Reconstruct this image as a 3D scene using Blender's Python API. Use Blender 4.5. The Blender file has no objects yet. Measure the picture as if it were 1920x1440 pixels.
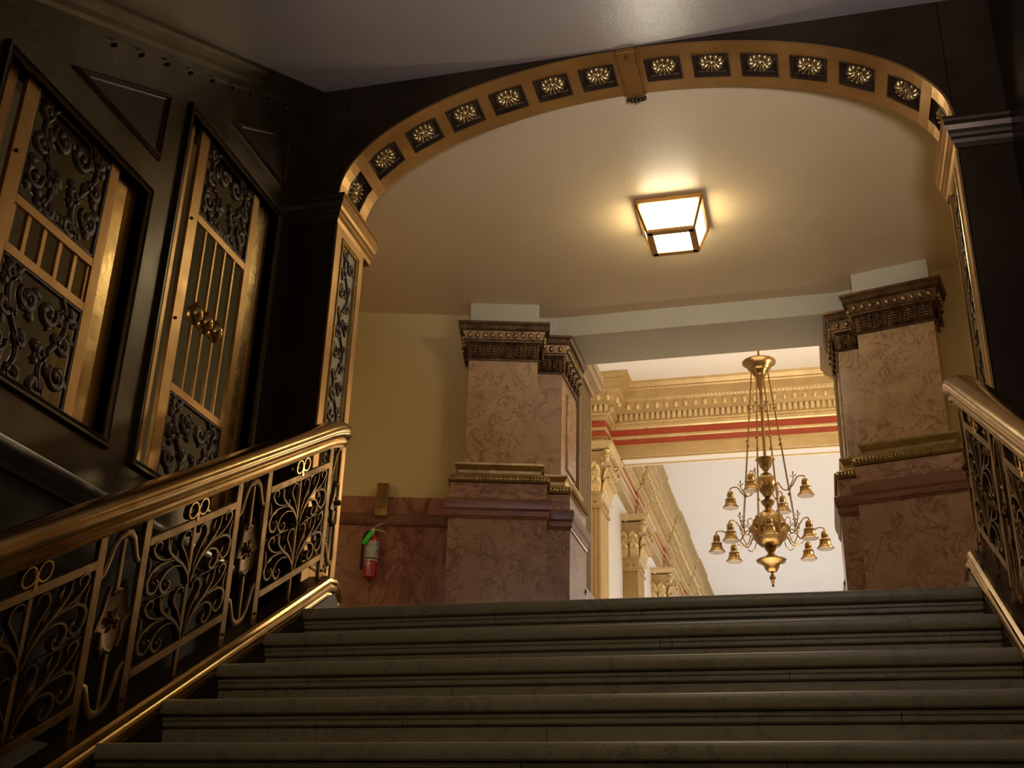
import bpy, bmesh, math, random
from mathutils import Vector, Matrix
random.seed(7)
SC = bpy.context.scene
COL = SC.collection
PI = math.pi

# ---------------------------------------------------------------- camera
YAW, PITCH, ROLL, FPX = -.26634, .41774, .03082, 2176.2
cy, sy = math.cos(YAW), math.sin(YAW)
fw = Vector((sy*math.cos(PITCH), cy*math.cos(PITCH), math.sin(PITCH)))
rt = Vector((cy, -sy, 0)); up = rt.cross(fw)
r2 = rt*math.cos(ROLL) + up*math.sin(ROLL)
u2 = -rt*math.sin(ROLL) + up*math.cos(ROLL)
cam = bpy.data.cameras.new('camera'); co = bpy.data.objects.new('camera', cam); COL.objects.link(co)
cam.sensor_width = 36; cam.lens = FPX/1920*36; cam.clip_start = .05
M = Matrix((r2, u2, -fw)).transposed().to_4x4(); M.translation = Vector((.705, -4.16, -1.022))
co.matrix_world = M
SC.camera = co

# ---------------------------------------------------------------- world, exposure, lights
w = bpy.data.worlds.new('world'); SC.world = w; w.use_nodes = True
w.node_tree.nodes['Background'].inputs[0].default_value = (.50, .34, .17, 1)
w.node_tree.nodes['Background'].inputs[1].default_value = .055
SC.view_settings.view_transform = 'Standard'; SC.view_settings.look = 'None'
SC.view_settings.exposure = 0.0; SC.view_settings.gamma = 1

def light(name, kind, loc, energy, color, size=.1, aim=None, size_y=None, spread=None, spot=None):
    L = bpy.data.lights.new(name, kind); L.energy = energy; L.color = color
    if kind == 'AREA':
        L.size = size
        if size_y: L.shape = 'RECTANGLE'; L.size_y = size_y
        if spread: L.spread = spread
    elif kind == 'SPOT':
        L.shadow_soft_size = size; L.spot_size = spot or 1.2; L.spot_blend = .6
    else: L.shadow_soft_size = size
    o = bpy.data.objects.new(name, L); COL.objects.link(o); o.location = loc
    if aim is not None:
        o.rotation_euler = (Vector(aim)-Vector(loc)).to_track_quat('-Z', 'Y').to_euler()
    return o
# hall: added fill lights without fixtures, mostly warm
light('hall_up_fill', 'AREA', (.3, 7.2, .3), 85, (1, .84, .66), 3.0, (.3, 7.2, 6), 5, spread=1.7)
light('hall_far_fill', 'AREA', (.5, 19, .3), 300, (1, .94, .90), 4, (.5, 19, 6), 14)
light('hall_down_fill', 'AREA', (.3, 7.0, 5.1), 30, (1, .80, .55), 2.0, (.3, 7, 0))
light('hall_side_fill', 'POINT', (1.8, 6.6, 2.9), 120, (1, .78, .50), .2)
light('hall_beyond_fill', 'POINT', (1.9, 12.5, 2.2), 80, (1, .82, .58), .2)
# stairwell: added unseen fills, cool on the ceiling, warm on steps and rails
light('stair_cool_fill', 'AREA', (1.1, -4.5, -.9), 26, (.80, .80, 1), .4, (.55, -1.25, 2.1), spread=.8)  # cool fill added for the bluish ceiling; no window is built
light('stair_step_fill', 'AREA', (.2, -2.7, 1.05), 3.6, (1, .74, .40), .5, (.1, -.6, -.3))  # unseen fill added to brighten the steps
light('stair_rail_fill', 'POINT', (.4, -3.3, -.2), .6, (1, .72, .38), .12)  # weak unseen fill added for warm highlights on the handrails
light('lift_lobby_light', 'POINT', (-2.6, -1.2, 1.0), 7, (1, .80, .52), .15)
light('vestibule_left_fill', 'POINT', (-2.5, 1.0, 1.3), 15, (1, .76, .44), .12)  # fill added out of view behind the left jamb
light('vestibule_right_fill', 'POINT', (2.5, 1.0, 1.3), 11, (1, .76, .44), .12)  # matching added fill, hidden by the right jamb

# ---------------------------------------------------------------- materials
MATS = {}
def nodes(name):
    m = bpy.data.materials.new(name); m.use_nodes = True; MATS[name] = m
    nt = m.node_tree; return m, nt, nt.nodes['Principled BSDF']
def ramp(nt, stops):
    r = nt.nodes.new('ShaderNodeValToRGB'); e = r.color_ramp.elements
    while len(e) < len(stops): e.new(.5)
    for i, (p, c) in enumerate(stops): e[i].position = p; e[i].color = (*c, 1)
    return r
def coords(nt, scale=(1, 1, 1), rot=(0, 0, 0)):
    t = nt.nodes.new('ShaderNodeTexCoord'); m = nt.nodes.new('ShaderNodeMapping')
    m.inputs['Scale'].default_value = scale; m.inputs['Rotation'].default_value = rot
    nt.links.new(t.outputs['Object'], m.inputs[0]); return m
def noise(nt, src, scale, detail=4, rough=.6, dist=0):
    n = nt.nodes.new('ShaderNodeTexNoise'); n.inputs['Scale'].default_value = scale
    n.inputs['Detail'].default_value = detail; n.inputs['Roughness'].default_value = rough
    n.inputs['Distortion'].default_value = dist
    nt.links.new(src.outputs[0], n.inputs[0]); return n
def bump(nt, b, h, strength, dist=.01):
    bp = nt.nodes.new('ShaderNodeBump'); bp.inputs['Strength'].default_value = strength
    bp.inputs['Distance'].default_value = dist
    nt.links.new(h, bp.inputs['Height']); nt.links.new(bp.outputs[0], b.inputs['Normal'])
def mottled(name, c1, c2, scale, metal=0, rough=.5, rvar=0, bmp=0, dist=0, detail=5, bscale=None, sc=(1,1,1), coat=0):
    m, nt, b = nodes(name); s = coords(nt, sc); n = noise(nt, s, scale, detail, .6, dist)
    r = ramp(nt, [(.32, c1), (.68, c2)]); nt.links.new(n.outputs[0], r.inputs[0]); nt.links.new(r.outputs[0], b.inputs['Base Color'])
    b.inputs['Metallic'].default_value = metal; b.inputs['Roughness'].default_value = rough
    if rvar:
        mr = nt.nodes.new('ShaderNodeMapRange'); mr.inputs[3].default_value = rough-rvar; mr.inputs[4].default_value = rough+rvar
        mr.inputs[1].default_value = .3; mr.inputs[2].default_value = .7
        n3 = noise(nt, s, scale*1.7, 4); nt.links.new(n3.outputs[0], mr.inputs[0]); nt.links.new(mr.outputs[0], b.inputs['Roughness'])
    if bmp:
        n2 = noise(nt, s, bscale or scale*5, 3); bump(nt, b, n2.outputs[0], bmp)
    if coat: b.inputs['Coat Weight'].default_value = coat; b.inputs['Coat Roughness'].default_value = .1
    return m
mottled('brass', (.42, .25, .075), (.66, .43, .15), 6, 1, .26, .08, .06, bscale=30)
mottled('brass_dull', (.17, .095, .028), (.32, .19, .06), 7, 1, .44, .08, .08, bscale=30)
mottled('brass_plate', (.36, .185, .050), (.54, .31, .10), 3, .9, .38, .06, .05, bscale=20)
mottled('rail_brass', (.34, .20, .055), (.52, .33, .105), 5, 1, .22, .05, .04, bscale=18)
mottled('bronze', (.060, .042, .018), (.11, .078, .034), 3, .85, .34, .07, .06, bscale=25)
mottled('bronze_dark', (.032, .018, .008), (.058, .033, .014), 3, .7, .40, .06, .05, bscale=30)
mottled('iron_dark', (.032, .016, .007), (.066, .035, .015), 9, .6, .38, .06, .1, bscale=60)
mottled('capital_bronze', (.075, .038, .014), (.20, .105, .04), 12, .8, .36, .05, .1, bscale=60)
mottled('base_gilt', (.32, .21, .07), (.50, .34, .13), 12, .9, .34, .05, .1, bscale=50)
mottled('plaster', (.62, .45, .235), (.65, .475, .25), 2, 0, .45, 0, .15, bscale=60)
mottled('plaster_wall', (.64, .475, .20), (.68, .51, .225), 2, 0, .5, 0, .12, bscale=50)
mottled('plaster_pale', (.50, .44, .29), (.54, .475, .32), 2, 0, .55, 0, .1, bscale=40)
mottled('plaster_stair', (.44, .37, .30), (.46, .39, .32), 2, 0, .36, 0, .18, bscale=70)
mottled('plaster_hall', (.78, .74, .69), (.80, .76, .71), 1.0, 0, .6)
mottled('beam_soffit', (.60, .48, .36), (.64, .51, .38), 2, 0, .55)
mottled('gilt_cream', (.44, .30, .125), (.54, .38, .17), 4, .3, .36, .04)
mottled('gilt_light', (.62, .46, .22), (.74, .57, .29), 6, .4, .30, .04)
mottled('frieze_red', (.40, .055, .018), (.45, .068, .024), 3, 0, .55)
mottled('scroll_bronze', (.10, .056, .018), (.21, .125, .042), 8, .95, .40, .06)
mottled('panel_dark', (.020, .011, .005), (.034, .019, .009), 3, .2, .55, .05)
mottled('pewter', (.20, .19, .17), (.30, .28, .25), 5, .9, .30, .06)
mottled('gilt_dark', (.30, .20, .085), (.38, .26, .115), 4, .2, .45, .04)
mottled('chandelier_brass', (.22, .13, .045), (.36, .225, .085), 10, .95, .27, .05)
mottled('extinguisher_red', (.42, .02, .015), (.48, .03, .02), 4, 0, .28, coat=.4)
mottled('label_white', (.42, .40, .34), (.56, .53, .46), 30, 0, .5)
mottled('tag_green', (.05, .75, .05), (.09, .85, .07), 40, 0, .5)
mottled('rubber_black', (.012, .012, .012), (.02, .02, .02), 9, 0, .45)
mottled('aluminium', (.55, .50, .44), (.68, .62, .54), 9, .8, .35)
mottled('ink', (.03, .03, .03), (.05, .05, .05), 9, 0, .6)
mottled('dark_void', (.012, .008, .004), (.018, .012, .006), 3, 0, .8)

def marble(name, base, mid, vein, scale=3, vs=7, rough=.22, vw=.05, stretch=(1, 1, 1), vstr=.8):
    m, nt, b = nodes(name); s = coords(nt, stretch, (.3, .2, .4))
    n = noise(nt, s, scale, 6, .65, .8); r = ramp(nt, [(.3, base), (.7, mid)]); nt.links.new(n.outputs[0], r.inputs[0])
    # veins: thin isolines of a distorted noise, masked by a broad one
    n2 = noise(nt, s, vs, 5, .62, 1.2); sub = nt.nodes.new('ShaderNodeMath'); sub.operation = 'SUBTRACT'; sub.inputs[1].default_value = .5
    ab = nt.nodes.new('ShaderNodeMath'); ab.operation = 'ABSOLUTE'
    nt.links.new(n2.outputs[0], sub.inputs[0]); nt.links.new(sub.outputs[0], ab.inputs[0])
    mr = nt.nodes.new('ShaderNodeMapRange'); mr.inputs[1].default_value = 0; mr.inputs[2].default_value = vw; mr.inputs[3].default_value = vstr; mr.inputs[4].default_value = 0
    nt.links.new(ab.outputs[0], mr.inputs[0])
    n3 = noise(nt, s, scale*.9, 3, .5); mk = nt.nodes.new('ShaderNodeMapRange'); mk.inputs[1].default_value = .30; mk.inputs[2].default_value = .50
    nt.links.new(n3.outputs[0], mk.inputs[0])
    mu = nt.nodes.new('ShaderNodeMath'); mu.operation = 'MULTIPLY'; nt.links.new(mr.outputs[0], mu.inputs[0]); nt.links.new(mk.outputs[0], mu.inputs[1])
    mx = nt.nodes.new('ShaderNodeMixRGB'); mx.inputs[2].default_value = (*vein, 1)
    nt.links.new(mu.outputs[0], mx.inputs[0]); nt.links.new(r.outputs[0], mx.inputs[1]); nt.links.new(mx.outputs[0], b.inputs['Base Color'])
    b.inputs['Roughness'].default_value = rough
    return m
marble('marble_rose', (.40, .235, .105), (.56, .35, .17), (.18, .062, .02), 5, 7.5, .25, .030)
marble('marble_red', (.30, .115, .055), (.42, .19, .10), (.15, .045, .02), 3, 4, .25, .05, (1, 1, .45))
marble('marble_dado', (.29, .155, .075), (.42, .25, .135), (.13, .045, .018), 5, 6.5, .22, .035)
marble('marble_cap', (.20, .08, .038), (.28, .12, .06), (.10, .03, .02), 3, 5, .3, .05, (.4, .4, 2))
marble('marble_swirl', (.34, .18, .10), (.48, .29, .17), (.16, .05, .035), 3, 6, .25, .06, (1, 1, 2))
marble('marble_step', (.28, .245, .145), (.35, .31, .195), (.13, .12, .09), 3, 5, .34, .03, (1, 1, 1), .55)
def emission(name, col, strength):
    m, nt, b = nodes(name); b.inputs['Base Color'].default_value = (*col, 1); b.inputs['Emission Color'].default_value = (*col, 1)
    b.inputs['Emission Strength'].default_value = strength; b.inputs['Roughness'].default_value = .4; return m
emission('lantern_glass', (1, .92, .68), 17)
emission('bulb_glow', (1, .82, .55), 14)

# ---------------------------------------------------------------- mesh helpers
class MB:
    def __init__(s): s.v = []; s.f = []
    def add(s, vs, fs):
        n = len(s.v); s.v += [tuple(v) for v in vs]; s.f += [tuple(i+n for i in f) for f in fs]
    def box(s, a, b):
        x0, y0, z0 = a; x1, y1, z1 = b
        s.add([(x0,y0,z0),(x1,y0,z0),(x1,y1,z0),(x0,y1,z0),(x0,y0,z1),(x1,y0,z1),(x1,y1,z1),(x0,y1,z1)],
              [(0,3,2,1),(4,5,6,7),(0,1,5,4),(1,2,6,5),(2,3,7,6),(3,0,4,7)])
    def prism(s, poly, z0, z1):
        n = len(poly)
        s.add([(p[0],p[1],z0) for p in poly]+[(p[0],p[1],z1) for p in poly],
              [tuple(range(n))[::-1], tuple(range(n, 2*n))]+[(i,(i+1)%n,n+(i+1)%n,n+i) for i in range(n)])
    def loft(s, rings, close=True, caps=True):
        n = len(rings[0]); vs = [p for r in rings for p in r]; fs = []
        for k in range(len(rings)-1):
            for i in range(n if close else n-1):
                j = (i+1) % n; fs.append((k*n+i, k*n+j, (k+1)*n+j, (k+1)*n+i))
        if caps and close: fs += [tuple(range(n))[::-1], tuple((len(rings)-1)*n+i for i in range(n))]
        s.add(vs, fs)
    def lathe(s, prof, c=(0,0,0), seg=24, mat=None):
        rings = []
        for r, z in prof:
            ring = [Vector((max(r,.0004)*math.cos(2*PI*i/seg), max(r,.0004)*math.sin(2*PI*i/seg), z)) for i in range(seg)]
            if mat: ring = [mat @ p for p in ring]
            rings.append([p+Vector(c) for p in ring])
        s.loft(rings)
    def tube(s, pts, rad, seg=8, flat=None):
        pts = [Vector(p) for p in pts]; n = len(pts)
        rad = rad if isinstance(rad, (list, tuple)) else [rad]*n
        rings = []; prev = None
        for i, p in enumerate(pts):
            t = (pts[min(i+1, n-1)]-pts[max(i-1, 0)]).normalized()
            if prev is None:
                a = Vector((0,0,1)) if abs(t.z) < .9 else Vector((1,0,0)); u = t.cross(a).normalized()
            else:
                u = (prev - t*prev.dot(t)).normalized()
            prev = u; v = t.cross(u)
            rings.append([p+(u*math.cos(2*PI*k/seg)+v*math.sin(2*PI*k/seg))*rad[i] for k in range(seg)])
        s.loft(rings)
    def sweep(s, prof, path, z=0, closed=False):
        """moulding: prof = closed loop of (out, up); path in plan, outward = right of travel"""
        n = len(path); rings = []
        for i in range(n):
            p = Vector(path[i][:2])
            d0 = (p-Vector(path[i-1][:2])).normalized() if (i > 0 or closed) else None
            d1 = (Vector(path[(i+1) % n][:2])-p).normalized() if (i < n-1 or closed) else None
            if d0 is None: d0 = d1
            if d1 is None: d1 = d0
            n0 = Vector((d0.y, -d0.x)); n1 = Vector((d1.y, -d1.x)); m = (n0+n1); m = m/max(m.dot(n0), .2) if m.length > 1e-6 else n0
            rings.append([(p.x+m.x*o, p.y+m.y*o, z+u) for o, u in prof])
        if closed: rings.append(rings[0])
        s.loft(rings, True, not closed)
    def ball(s, c, r, sq=(1,1,1), seg=10, rings=6):
        s.loft([[(c[0]+sq[0]*r*math.sin(PI*(k+.02)/(rings+.04))*math.cos(2*PI*i/seg), c[1]+sq[1]*r*math.sin(PI*(k+.02)/(rings+.04))*math.sin(2*PI*i/seg), c[2]-sq[2]*r*math.cos(PI*(k+.02)/(rings+.04))) for i in range(seg)] for k in range(rings+1)])
    def ribbon(s, pts, wid, dep, fr, crown=.6):
        """band following 2-D pts; fr(u,v,d) -> 3-D"""
        n = len(pts); wid = wid if isinstance(wid, (list, tuple)) else [wid]*n; rings = []
        for i in range(n):
            a = pts[max(i-1,0)]; b = pts[min(i+1,n-1)]; tx, ty = b[0]-a[0], b[1]-a[1]; l = math.hypot(tx,ty) or 1
            nx, ny = -ty/l, tx/l; u, v = pts[i]; W = wid[i]
            rings.append([fr(u+nx*W*k, v+ny*W*k, d*dep) for k, d in ((-1,-.55),(-crown,-1),(crown,-1),(1,-.55),(1,.55),(crown,1),(-crown,1),(-1,.55))])
        s.loft(rings)
    def build(s, name, mat, parent=None, smooth=35, bevel=0):
        me = bpy.data.meshes.new(name); me.from_pydata(s.v, [], s.f)
        bm = bmesh.new(); bm.from_mesh(me); bmesh.ops.recalc_face_normals(bm, faces=bm.faces); bm.to_mesh(me); bm.free()
        me.materials.append(MATS[mat])
        if smooth:
            me.shade_smooth(); me.set_sharp_from_angle(angle=math.radians(smooth))
        o = bpy.data.objects.new(name, me); COL.objects.link(o)
        if parent: o.parent = parent
        if bevel:
            b = o.modifiers.new('bevel', 'BEVEL'); b.width = bevel; b.segments = 2; b.limit_method = 'ANGLE'
        return o
def thing(name, label, cat, loc=(0,0,0), group=None, rotz=0):
    o = bpy.data.objects.new(name, None); COL.objects.link(o); o.location = loc; o.rotation_euler = (0,0,rotz)
    o.empty_display_size = .05
    o['label'] = label; o['category'] = cat
    if group: o['group'] = group
    return o
def tag(o, label, cat, group=None):
    o['label'] = label; o['category'] = cat
    if group: o['group'] = group
    return o
def struct(o, label=None):
    o['kind'] = 'structure'
    if label: o['label'] = label
    return o
def sbox(name, a, b, mat, label=None):
    m = MB(); m.box(a, b); return struct(m.build(name, mat, smooth=0), label)
def offset(path, d):
    out = []; n = len(path)
    for i in range(n):
        p = Vector(path[i]); d0 = (p-Vector(path[i-1])).normalized() if i > 0 else None; d1 = (Vector(path[i+1])-p).normalized() if i < n-1 else None
        d0 = d0 or d1; d1 = d1 or d0
        n0 = Vector((d0.y,-d0.x)); n1 = Vector((d1.y,-d1.x)); m = n0+n1; m = m/m.dot(n0); out.append((p.x+m.x*d, p.y+m.y*d))
    return out
def along(path, step, d, inset=0.0):
    """points spaced along each straight run of an offset path: (x, y, angle, nx, ny)"""
    q = offset(path, d); res = []
    for i in range(len(q)-1):
        a = Vector(q[i]); b = Vector(q[i+1]); L = (b-a).length
        if L < step*.7: continue
        n = max(1, round((L-2*inset)/step)); t = (b-a)/L
        for k in range(n):
            p = a+t*(inset+(L-2*inset)*(k+.5)/n); res.append((p.x, p.y, t.x, t.y))
    return res
def arcprof(pts): return pts

# ---------------------------------------------------------------- shell: stairwell
ZC = 2.82          # vestibule ceiling
def ceil_z(y): return 2.80+(y-.33)*.530
# sloping soffit of the flight above
m = MB(); m.loft([[(x, y, ceil_z(y)), (x, y, ceil_z(y)+.15)] for x, y in ((-1.62, .33),)]+[], False, False) if False else None
m = MB(); N = 1
prof = [(.34, ceil_z(.34)), (-4.75, ceil_z(-4.75)), (-4.75, ceil_z(-4.75)+.2), (.34, ceil_z(.34)+.2)]
m.loft([[(x, y, z) for y, z in prof] for x in (-1.75, 1.85)])
struct(m.build('ceiling_stair', 'plaster_stair', smooth=0), 'sloping plaster ceiling above the stairs')
# side walls of the stair
sbox('wall_right', (1.66, -4.75, -2.7), (1.85, .34, 3.0), 'bronze_dark', 'dark panelled wall right of the stairs')

# left wall with two openings
XW = -1.65
OP = [(-1.715, -.90, .40, 1.40), (-.69, .125, .395, 1.925)]
def wall_quad(mb, y0, y1, z0, z1, x0=XW-.10, x1=XW): mb.box((x0, y0, z0), (x1, y1, z1))
m = MB()
def slope_cell(mb, y0, y1, z0, top):   # box whose top follows the sloping ceiling
    ring = lambda x: [(x, y0, z0), (x, y1, z0), (x, y1, top(y1)), (x, y0, top(y0))]
    mb.loft([ring(XW-.10), ring(XW)])
TOP = lambda y: ceil_z(y)+.05
slope_cell(m, -4.7, OP[0][0], -2.7, TOP)
m.box((XW-.10, OP[0][0], -2.7), (XW, OP[0][1], OP[0][2])); 
slope_cell(m, OP[0][0], OP[0][1], OP[0][3], TOP)
slope_cell(m, OP[0][1], OP[1][0], -2.7, TOP)
m.box((XW-.10, OP[1][0], -2.7), (XW, OP[1][1], OP[1][2]))
slope_cell(m, OP[1][0], OP[1][1], OP[1][3], TOP)
slope_cell(m, OP[1][1], .40, -2.7, TOP)
struct(m.build('wall_left', 'bronze', smooth=0), 'bronze panelled wall with two grille openings')
# opening frames (moulded)
def frame_x(mb, x, y0, y1, z0, z1, w, d, steps=((0, 0, 1), (.35, .45, .7))):
    for off, ins, dd in steps:
        a = w*off; W = w*(1-off)
        yo0, yo1, zo0, zo1 = y0-w+a, y1+w-a, z0-w+a, z1+w-a
        D = d*dd
        mb.box((x-.02, yo0, zo0), (x+D, yo1, z0)); mb.box((x-.02, yo0, z1), (x+D, yo1, zo1))
        mb.box((x-.02, yo0, z0), (x+D, y0, z1)); mb.box((x-.02, y1, z0), (x+D, yo1, z1))
for i, (y0, y1, z0, z1) in enumerate(OP):
    m = MB(); w_ = .028
    ring = []
    for (o, d) in ((.0, -.06), (.0, .008), (-.008, .014), (-.016, .010), (-.020, .018), (-.030, .018), (-.034, .0)):
        ring.append([(XW+d, y0+o, z0+o), (XW+d, y1-o, z0+o), (XW+d, y1-o, z1-o), (XW+d, y0+o, z1-o)])
    m.loft(ring, True, False)
    struct(m.build('trim_%d' % (i+1), 'bronze', smooth=0), 'moulded bronze frame of a grille opening')
# triangular raised-edge panels above the openings
def tri_panel(k, A, B, C_):
    m = MB(); c = [(sum(p[j] for p in (A,B,C_))/3) for j in (0,1)]
    def inset(pts, d):
        res = []
        for i in range(3):
            p = Vector(pts[i]); a = (Vector(pts[i-1])-p).normalized(); b = (Vector(pts[(i+1)%3])-p).normalized()
            s = math.sin(math.acos(max(-1,min(1,a.dot(b))))/2); res.append(p+(a+b).normalized()*d/s)
        return res
    T = [A, B, C_]; rings = []
    for o, d in ((-.004, -.004), (-.004, .004), (.006, .016), (.012, .016), (.018, .006), (.024, .004), (.024, .0015)):
        rings.append([(XW+d, p[0], p[1]) for p in inset(T, o)])
    m.loft(rings, True, False); q = inset(T, .024); m.add([(XW+.0015, p[0], p[1]) for p in q], [(0,1,2)])
    struct(m.build('trim_%d' % k, 'bronze_dark', smooth=0), 'triangular moulded panel under the sloping cornice')
tri_panel(3, (-1.429, 1.575), (-.865, 1.572), (-.862, 1.883))
tri_panel(4, (-.392, 2.105), (.15, 2.10), (.15, 2.42))
# sloping crown along the ceiling
m = MB()
cp = [(-.02, .03), (.07, .03), (.07, .0), (.055, -.012), (.05, -.03), (.03, -.05), (.026, -.075), (.012, -.09), (.012, -.125), (.0, -.13), (-.02, -.13)]
m.loft([[(XW+o, y, ceil_z(y)+u) for o, u in cp] for y in (-4.7, .33)])
struct(m.build('trim_5', 'bronze', smooth=30), 'bronze crown moulding rising along the sloping ceiling')
# small studs under the crown
m = MB()
for i in range(9):
    y = -1.25+i*.165; m.ball((XW+.006, y, ceil_z(y)-.145), .009)
struct(m.build('trim_6', 'bronze_dark'), 'row of studs below the crown moulding')
# ledge rail low on the left wall
m = MB(); q = [(-.01,-.045),(.02,-.045),(.03,-.02),(.055,-.01),(.065,.008),(.06,.028),(.04,.036),(-.01,.036)]
m.loft([[(XW+o, y, .165+u) for o, u in q] for y in (-4.7, .33)])
struct(m.build('trim_7', 'pewter', smooth=50), 'rounded metal ledge under the grilles')
m = MB(); m.box((XW-.02, -4.7, -2.64), (XW+.006, .33, .118)); struct(m.build('trim_9', 'panel_dark', smooth=0), 'dark panelling below the ledge')
m = MB(); m.box((XW-.02, -4.7, -.86), (XW+.012, -.80, -.62)); struct(m.build('trim_8', 'plaster_pale', smooth=0), 'pale strip low on the left wall, standing in for a lit patch')  # pale colour stands in for a lit patch seen through the balustrade
# space behind the grilles
sbox('wall_behind', (-3.3, -4.7, -1), (-3.2, 1.2, 4), 'plaster_pale', 'pale wall behind the grilles')
sbox('wall_behind_end', (-3.3, .9, -1), (-1.76, 1.0, 4), 'plaster_pale')
sbox('ceiling_behind', (-3.3, -4.7, 3.2), (-1.76, 1.0, 3.3), 'plaster_pale')
sbox('floor_behind', (-3.3, -4.7, -.05), (-1.76, 1.0, 0), 'marble_step')

# ---------------------------------------------------------------- arch wall
AX, SPR, CR = 1.44, 2.150, 2.783
YF, YB = .33, .67
def arch_pt(t): return (-AX*math.cos(t), SPR+(CR-SPR)*math.sin(t))
TT = [PI*i/64 for i in range(65)]
AP = [arch_pt(t) for t in TT]
m = MB(); rings = []
for i, (x, z) in enumerate(AP):
    t = TT[i]; tx, tz = AX*math.sin(t), (CR-SPR)*math.cos(t); l = math.hypot(tx, tz); k = .07
    xi, zi = x-tz/l*k, z+tx/l*k
    xi = max(-AX-.07, min(AX+.07, xi))
    rings.append([(x, YF, z+.003), (x, YF+.02, z+.003), (xi, YF+.021, zi), (xi, YB-.021, zi), (x, YB-.02, z+.003), (x, YB, z+.003), (x, YB, 3.0), (x, YF, 3.0)])
m.loft(rings)
m.box((-1.75, YF, -.3), (-AX-.004, YB, 3.0)); m.box((AX+.004, YF, -.3), (1.85, YB, 3.0))
struct(m.build('wall_front', 'bronze_dark', smooth=0), 'dark bronze wall around the arch')

arch = thing('archway', 'wide brass arch lined with coffers framing the top of the stairs', 'arch', (0, .5, 0))
arch.location = (0, 0, 0)
# arc length table for coffers
LEN = [0]
for i in range(64): LEN.append(LEN[-1]+math.hypot(AP[i+1][0]-AP[i][0], AP[i+1][1]-AP[i][1]))
TL = LEN[-1]
def at_len(s):
    s = min(max(s, 0), TL-1e-6)
    for i in range(64):
        if LEN[i+1] >= s:
            f = (s-LEN[i])/(LEN[i+1]-LEN[i]); t = TT[i]+(TT[i+1]-TT[i])*f; break
    x, z = arch_pt(t); dx, dz = AX*math.sin(t), (CR-SPR)*math.cos(t); l = math.hypot(dx, dz)
    return x, z, dx/l, dz/l
CW = .175; HALF = TL/2
cents = []
for k in range(7):
    d = .165+.262*k
    cents += [HALF-d, HALF+d]
pit = .262
# scale so the outermost coffers sit just above the imposts
mx_ = max(cents)-HALF; sc_ = (HALF-.115-.165)/(mx_-.165)
cents = sorted([HALF+(1 if c > HALF else -1)*(.165+(abs(c-HALF)-.165)*sc_) for c in cents])
Y0, Y1 = .415, .585
brk = [0.0]
for c in cents: brk += [c-CW/2, c+CW/2]
brk.append(TL)
m = MB()
def P(s, y, d=0):   # d>0 goes up into the arch
    x, z, tx, tz = at_len(s); return (x-tz*d, y, z+tx*d)
def strip(s0, s1, y0, y1):
    n = max(1, int((s1-s0)/.04))
    for i in range(n):
        a = s0+(s1-s0)*i/n; b = s0+(s1-s0)*(i+1)/n
        m.add([P(a,y0),P(b,y0),P(b,y1),P(a,y1)], [(0,1,2,3)])
for i in range(len(brk)-1):
    if i % 2 == 0: strip(brk[i], brk[i+1], YF, YB)
    else: strip(brk[i], brk[i+1], YF, Y0); strip(brk[i], brk[i+1], Y1, YB)
band = m.build('intrados', 'brass_plate', arch, smooth=40)
# thin brass edge on the front
m = MB()
m.loft([[P(s, YF-.004, -.003), P(s, YF-.004, .008), P(s, YF+.01, .008), P(s, YF+.01, -.003)] for s in [TL*i/80 for i in range(81)]])
m.build('edge_bead', 'brass_plate', arch)
def rosette(mb, F):
    """F(u, v, h) -> point; 12 petals"""
    seg = 72; prof = [(.0, .022), (.009, .022), (.013, .014), (.019, .012), (.028, .026), (.041, .032), (.053, .026), (.060, .010), (.062, 0)]
    rings = []
    for r, h in prof:
        ring = []
        for i in range(seg):
            a = 2*PI*i/seg; c = abs(math.cos(6*a)); lob = c**.6
            rr = r*(1-(.24*(1-lob) if r > .03 else 0)); hh = h*(1-(.75*(1-lob) if r > .014 else 0))
            ring.append(F(rr*math.cos(a) if r else .0005*math.cos(a), rr*math.sin(a) if r else .0005*math.sin(a), hh))
        rings.append(ring)
    mb.loft(rings)
for c in cents:
    x, z, tx, tz = at_len(c)
    yc = (Y0+Y1)/2; dep = .024
    def F(u, v, h, x=x, z=z, tx=tx, tz=tz):   # u along arc, v along Y, h out of pocket floor (towards opening)
        d = dep-h; return (x+tx*u-tz*d, yc+v, z+tz*u+tx*d)
    m = MB(); hw, hy = CW/2, (Y1-Y0)/2
    rings = []
    for ins, h in ((0, dep), (-.003, dep+.003), (.005, dep+.003), (.006, dep-.008), (.013, dep-.010), (.013, .008), (.019, .003), (.019, 0)):
        a, b = hw-ins, hy-ins
        rings.append([F(-a,-b,h), F(a,-b,h), F(a,b,h), F(-a,b,h)])
    m.loft(rings, True, False); m.add([F(-.07,-.07,0), F(.07,-.07,0), F(.07,.07,0), F(-.07,.07,0)], [(0,1,2,3)])
    cf = m.build('coffer', 'iron_dark', arch, smooth=0)
    m = MB(); rosette(m, lambda u, v, h: F(u*1.06, v*1.06, h*.85)); ro = m.build('rosette', 'base_gilt', cf, smooth=50)
# keystone strap with leaf tip
x, z, tx, tz = at_len(HALF)
m = MB(); m.box((-.045, YF-.006, z-.018), (.045, YB+.015, z+.01)); m.box((-.058, YF-.004, z-.008), (-.045, YB+.004, z+.01)); m.box((.045, YF-.004, z-.008), (.058, YB+.004, z+.01))
ks = m.build('keystone_strap', 'brass_plate', arch, smooth=0, bevel=.003)
m = MB()
for i in range(5): m.ball((-.04+.02*i, YB+.022, z-.016-.010*(1-abs(i-2)/2)), .014, (.9, 1, 1.1))
m.build('leaf_tip', 'iron_dark', ks)
m = MB(); m.ball((0, YF+.03, z-.02), .007); m.build('screw', 'iron_dark', ks)
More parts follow.
